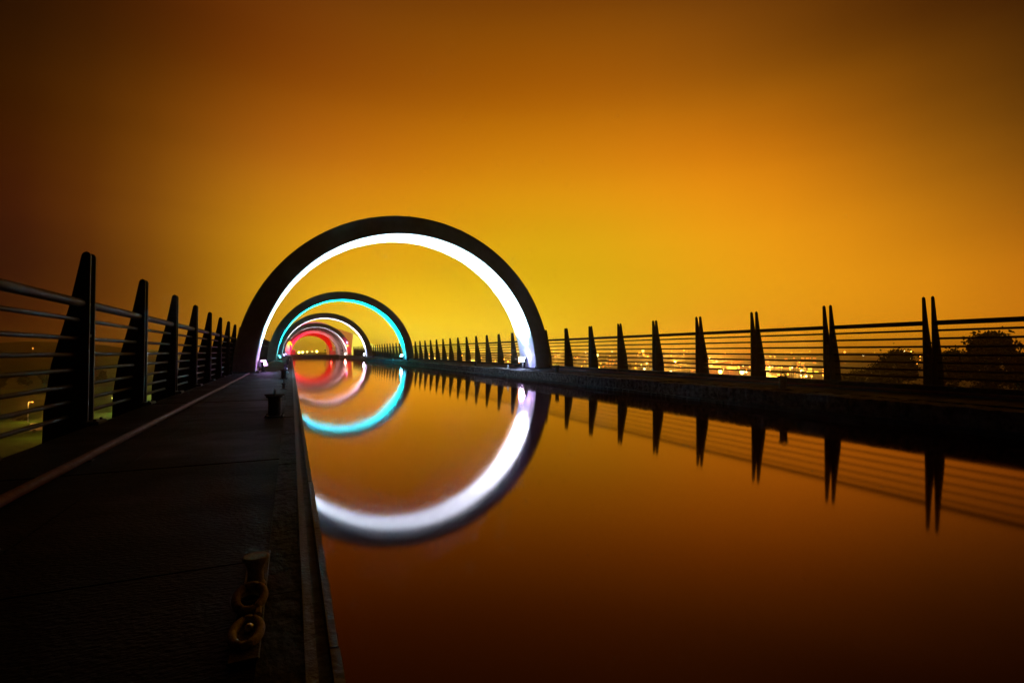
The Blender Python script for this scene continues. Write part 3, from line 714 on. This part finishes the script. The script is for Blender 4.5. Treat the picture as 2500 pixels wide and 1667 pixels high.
for ti, (az_, r_, s) in enumerate([(-21.8, 380, 1.0), (-20.4, 400, .9), (-19.2, 395, 1.15), (-18.1, 410, .8), (-16.9, 405, 1.0), (-15.6, 420, .9), (-14.2, 430, .8), (-22.6, 360, 1.1)]):
    x, y = polar(az_, r_); k += 1
    tree(x, y, s, s, far_c[k % 4], lt[ti] + ' shadowy tree of the row across the dark field beyond the left railing', 'trees beyond the left railing')
# dark trees seen between the first two hoops on the left
for az_, r_, s in [(-2.0, 120, .9), (-3.2, 135, .9), (-1.2, 150, 1.0), (-4.6, 140, .9)]:
    x, y = polar(az_, r_); k += 1
    tree(x - 3, y, s * 1.1, s * 2.3, far_c[k % 4], 'tall dark tree behind the left feet of the hoops, ' + {-2.0: 'nearest', -3.2: 'third back', -1.2: 'farthest', -4.6: 'leftmost'}[az_], 'tall trees left of the hoops')
hx, hy = polar(-20.7, 204)
for k2, (az_, r_, s, sh) in enumerate([(57.9, 84, .5, .37), (59.0, 80, .5, .40), (60.2, 82, .55, .41), (61.4, 79, .55, .42), (62.6, 80, .6, .44), (63.8, 79, .6, .46), (65.0, 80, .6, .46), (66.2, 79, .62, .48), (67.4, 80, .62, .5), (68.6, 79, .62, .48), (69.8, 80, .6, .46), (71, 79, .6, .44)]):
    x, y = polar(az_, r_)
    s_ = tree(x, y, s, sh, near_c[k2 % 2], 'low dark shrub at the foot of the mound, %s from the left of its row' % (['first', 'second', 'third', 'fourth', 'fifth', 'sixth', 'seventh', 'eighth', 'ninth', 'tenth', 'eleventh', 'twelfth'][k2]), 'shrubs at the foot of the mound', 'shrub'); s_['category'] = 'shrub'
b_ = thing('round_bush', 'rounded bush glowing orange under a lamp below the left railing', 'bush', (hx, hy, ground_h(hx, hy)))
o = bpy.data.objects.new('foliage', crown_mesh('foliage', 77, 2.2, 3.2, 900, .3)); col.objects.link(o); o.parent = b_

# ------------------------------------------------------------------ parked van and lamps on the lawn below
vx, vy = polar(-19.3, 172); vz = ground_h(vx, vy) + .26
van = thing('parked_van', 'pale van lit orange, parked below the left railing', 'van', (vx, vy, vz), R(12))
MB().prism([(-2.3, .45), (2.3, .45), (2.35, 1.0), (1.55, 1.25), (1.1, 2.05), (-2.2, 2.1), (-2.35, 1.9)], 'y', -.95, .95).build('body', mat('van_paint', (.55, .4, .25), .4), van)
MB().prism([(1.12, 1.28), (1.52, 1.22), (1.08, 1.92), (.75, 1.92)], 'y', -.96, .96).build('side_window', 'iron', van)
for wx_ in (-1.45, 1.45):
    for wy_ in (-.86, .86):
        MB().tube((wx_, wy_ - .12, .36), (wx_, wy_ + .12, .36), .36, n=16).build('wheel', 'iron', van)
def lamp_post(x, y, h, label, c, watts, heads=1, r=.22, group=None, em='amber'):
    z = ground_h(x, y); t = thing('street_lamp', label, 'street lamp', (x, y, z), group=group)
    MB().tube((0, 0, 0), (0, 0, h), .09, .06, 8).build('pole', 'galv', t)
    for s in ((1,) if heads == 1 else (-1, 1)):
        MB().tube((0, 0, h - .1), (s * .8, 0, h + .1), .04, n=6).build('arm', 'galv', t)
        MB().sphere((s * .9, 0, h), r, 10, 6, .5).build('lamp_head', em, t)
    if watts:
        lamp_light('lamp', 'POINT', (x, y, z + h - .6), c, watts, t, soft=.6)
    return t
lamp_post(*polar(-14.5, 204), 5.4, 'twin armed street lamp on the lawn between the two nearest left posts', (1, .85, .3), 1600, 2, .3, em='yel')
lamp_post(*polar(-8, 235), 8, 'unseen lamp added to light the lawn between the left railing posts', (.7, 1, .2), 7500, 1)  # this lamp and the next are unseen, added to brighten the lawn
lamp_post(*polar(-11.5, 178), 8, 'unseen lamp added to light the lawn under the left railing', (.7, 1, .2), 3000, 1)
lamp_post(*polar(-18.6, 158), 6, 'amber lamp beside the parked van below the left railing', (1, .45, .06), 1500, 1, .2)
lamp_post(*polar(-20.2, 196), 6, 'amber lamp beside the rounded orange bush', (1, .45, .06), 1800, 1, .2)

# ------------------------------------------------------------------ town on the right: lamps and buildings
def town_lamp(kind, h):
    t = thing('street_lamp', 'x', 'street lamp')
    MB().tube((0, 0, 0), (0, 0, h), .12, .08, 6).build('pole', 'galv', t)
    MB().sphere((0, 0, h), 1.0, 8, 6).build('lamp_head', kind, t)  # globe oversized to stand in for the lamp's bloom
    return t
protos = [town_lamp('amber', 7), town_lamp('yel', 8), town_lamp(emat('orange_lamp', (1, .3, .03), 7), 6.5), town_lamp(emat('pale_lamp', (1, .85, .5), 9), 7)]
used = [False] * 4
def put(kind, az_, r_, size, label, group):
    x, y = polar(az_, r_)
    t = protos[kind] if not used[kind] else dup(protos[kind]); used[kind] = True
    t.location = (x, y, ground_h(x, y)); t['label'] = label; t['group'] = group
    for ch in t.children:
        if ch.name.startswith('lamp_head'): ch.scale = (size, size, size); ch.location = (0, 0, (7, 8, 6.5, 7)[kind] * (1 - size))
    return t
g = random.Random(21)
PAZ = [30.1, 32.8, 36.0, 39.8, 44.4, 49.8, 56.2, 63.8]
ORD = ['first', 'second', 'third', 'fourth', 'fifth', 'sixth', 'seventh', 'eighth', 'ninth']
def where_gap(a, r_):
    if a < 28.8: return 'between the railing blades left of the nearest hoop foot'
    return 'in the %s railing gap right of the nearest hoop' % ORD[sum(a > p for p in PAZ)]
def _lab():
    for t, a, r_, s in ft: t['label'] = '%s dark tree %s, %s' % ('tall' if s > 1.05 else 'small' if s < .75 else 'middling', where_gap(a, r_), ['leftish', 'centred', 'rightish'][min(2, int((a - max([p for p in [17] + PAZ if p <= a])) / 2.2))])
_lab()
def how_low(r_): return 'on skyline' if r_ > 900 else 'midway down' if r_ > 480 else 'low down'
for i in range(125):
    a = g.uniform(9, 58); inv = g.uniform(1 / 1350, 1 / 330) if g.random() < .6 else g.uniform(1 / 1350, 1 / 800)
    r_ = 1 / inv; big = g.random() < .18
    kd = g.choice([0, 0, 0, 0, 1, 2, 2, 2, 3])
    put(kd, a, r_, (.0016 if big else .0009) * r_ * g.uniform(.7, 1.3), '%s %s street lamp %s %s' % ('large' if big else 'small', ['amber', 'yellow', 'orange', 'pale'][kd], how_low(r_), where_gap(a, r_)), 'town street lamps')
for i in range(46):   # dense lit yard low between the posts
    a = g.uniform(48.3, 56.2); r_ = g.uniform(250, 520)
    kd = g.choice([0, 2, 2, 3, 0])
    put(kd, a, r_, .0011 * r_ * g.uniform(.6, 1.4), '%s yard lamp, %s, %s' % (['amber', '', 'orange', 'pale'][kd], 'near side' if r_ < 340 else 'middle' if r_ < 430 else 'far side', where_gap(a, r_)), 'lit yard lamps')
for i in range(24):
    a = g.uniform(58.4, 64.5); r_ = g.uniform(600, 1200)
    kd = g.choice([0, 0, 1, 3])
    put(kd, a, r_, .0009 * r_ * g.uniform(.6, 1.3), '%s skyline lamp behind the low trees, %s the last right railing post' % (['amber', 'yellow', '', 'pale'][kd], 'just left of' if a > 61 and a < 63.8 else 'just right of' if a > 63.8 else 'well left of'), 'skyline lamps at the right')
for a, r_, s, k_, lb in [(33.55, 900, 3.4, 1, 'largest yellow lamp on the skyline third gap right of the nearest hoop'), (33.1, 640, 1.7, 0, 'bright amber lamp low in the third gap right of the nearest hoop'),
                      (48.7, 330, 1.3, 1, 'round yellow lamp in front of the red lit shed, right one'), (46.6, 330, 1.15, 1, 'round yellow lamp in front of the red lit shed, left one'),
                      (41.6, 340, .95, 3, 'pale lamp under the dark trees right of centre'), (50.2, 345, 1.2, 0, 'large amber lamp at the left of the lit yard'),
                      (22.9, 700, 2.2, 0, 'amber lamp cluster seen left of the nearest hoop foot'), (21.1, 760, 1.8, 0, 'amber lamp between two railing posts left of the nearest hoop foot')]:
    put(k_, a, r_, s, lb, 'brightest town lamps')
for a, r_, s, k_, lb in [(.75, 390, .85, 1, 'yellow lamp above the far gate, leftmost'), (1.1, 385, .8, 1, 'yellow lamp above the far gate, second from the left'), (1.55, 420, .5, 1, 'tiny yellow lamp above the far gate, third from the left'),
                      (2.05, 430, .35, 1, 'tiniest yellow lamp above the middle of the far gate'), (2.5, 395, .85, 1, 'round yellow lamp above the middle of the far gate'),
                      (4.3, 385, 1.0, 1, 'large yellow lamp above the far gate near its right end'), (4.95, 380, .8, 0, 'yellow lamp just left of the caged cabin, first of two'), (5.25, 384, .95, 0, 'yellow lamp just left of the caged cabin, second of two')]:
    put(k_, a, r_, s, lb, 'lamps seen through the red ring')
for a, r_, lb in [(-20.0, 900, 'far'), (9.5, 800, 'far'), (14.5, 760, 'far'), (11.8, 900, 'far')]:
    put(0, a, r_, .7, 'lone amber lamp far off ' + {-20.0: 'on the hill beyond the left railing', 9.5: 'just right of the second hoop', 14.5: 'behind the blades midway to the nearest hoop foot', 11.8: 'behind the blades right of the second hoop'}[a], 'lone far lamps')

def building(az_, r_, w, d, h, label, lit=None, windows=(3, 1), gable=True, group=None, rz=None, win_on=.7):
    x, y = polar(az_, r_); z = ground_h(x, y) - .3
    t = thing('building', label, 'building', (x, y, z), -R(az_) + (rz or 0), group)
    MB().box(-w / 2, w / 2, 0, d, 0, h).build('wall', 'brick', t)
    mb = MB()
    if gable: mb.prism([(-.4, h + .01), (d + .4, h + .01), (d / 2, h + min(3, d * .25))], 'x', -w / 2 - .3, w / 2 + .3)
    else: mb.box(-w / 2 - .2, w / 2 + .2, -.2, d + .2, h + .005, h + .45)
    mb.build('roof', 'roof', t)
    nx, nz_ = windows
    for i in range(nx):
        for j in range(nz_):
            if rnd.random() > win_on: continue
            cx = -w / 2 + w * (i + .5) / nx; cz = h * (j + .5) / nz_ + .1; ww = w / nx * .62; hh = h / nz_ * .5
            MB().box(cx - ww / 2, cx + ww / 2, -.06, -.004, cz - hh / 2, cz + hh / 2).build('window', lit or 'ora', t)
    return t
building(46.2, 560, 44, 20, 6, 'long low shed with a bright yellow lit front', 'yelw', (3, 1), False, win_on=1)
building(47.6, 350, 46, 20, 5, 'long shed front lit deep red under two yellow lamps', 'red_glow', (9, 1), True, win_on=1)  # red light on the shed front put in as glowing panels
building(50.4, 380, 22, 14, 5, 'low hall with yellow lit doorways beside the lit yard', 'yelw', (4, 1), False, win_on=1)
building(39.6, 330, 26, 14, 5, 'low building with orange windows left of the dark trees', 'ora', (7, 1), True)
building(43.6, 335, 30, 12, 5, 'house row with orange windows beneath the dark trees', 'ora', (9, 1), True)
building(53.6, 300, 26, 12, 4.5, 'yard building with orange lit openings behind small trees', 'ora', (8, 1), False)
building(35.6, 600, 30, 16, 7, 'two storey block with orange windows fourth gap right of the hoop', 'ora', (8, 2), False)
building(51.5, 620, 40, 15, 13, 'tall pale slab block hazy on the skyline', 'ora', (9, 4), False, win_on=.2)
building(53.4, 700, 34, 15, 15, 'hazy tower block at the left of a pair on the skyline', 'ora', (7, 5), False, win_on=.15)
building(55.2, 720, 38, 15, 14, 'hazy tower block at the right of a pair on the skyline', 'ora', (7, 5), False, win_on=.15)
for i in range(26):
    a = g.uniform(25, 57); r_ = g.uniform(420, 1150)
    bw = g.uniform(10, 22)
    building(a, r_, bw, 9, g.uniform(4, 7), '%s gabled town house %s %s' % ('narrow' if bw < 14 else 'wide' if bw > 18 else 'middling', how_low(r_ * .9), where_gap(a, r_)), g.choice(['ora', 'yelw', 'ora']), (3, 2), True, 'town houses', g.uniform(-.4, .4), .3)
TL = [(11, 420, 50000), (15, 560, 70000), (19.5, 480, 60000), (24.5, 600, 80000), (33, 620, 60000), (39, 420, 40000), (46.2, 520, 70000), (47.5, 325, 26000), (51.2, 350, 34000), (54, 290, 18000), (29, 700, 60000), (42.0, 480, 60000)]
for i, (a, r_, w_) in enumerate(TL):  # mast lights added to brighten the town ground
    x, y = polar(a, r_); red = i == 7
    w_ *= 1.6
    lamp_post(x, y, 11, 'added mast light ' + ['behind the blades just right of the cyan hoop', 'behind the blades a third of the way to the nearest hoop foot', 'behind the blades halfway to the nearest hoop foot', 'behind the blades left of the nearest hoop foot', 'in the third gap right of the nearest hoop', 'below the dark trees', 'before the yellow lit shed', 'before the red lit shed', 'in the lit yard', 'by the yard building', 'in the second gap right of the nearest hoop', 'behind the dark trees'][i],
              (1, .12, .02) if red else (1, .55, .1), w_, 1, .5 + r_ * .0006, group='added town ground lights')

# ------------------------------------------------------------------ haze
hz = bpy.data.materials.new('night_haze'); hz.use_nodes = True; nt = hz.node_tree; nt.nodes.clear()
ou = nt.nodes.new('ShaderNodeOutputMaterial'); pv = nt.nodes.new('ShaderNodeVolumePrincipled')
pv.inputs['Color'].default_value = (.95, .76, .45, 1); pv.inputs['Density'].default_value = HAZE; pv.inputs['Anisotropy'].default_value = .9
nt.links.new(pv.outputs[0], ou.inputs['Volume'])
if HAZE > 0:
    M['haze'] = hz
    struct('haze', MB().box(-3060, 3060, -3060, 3060, -45, 48), 'haze', 'stuff')
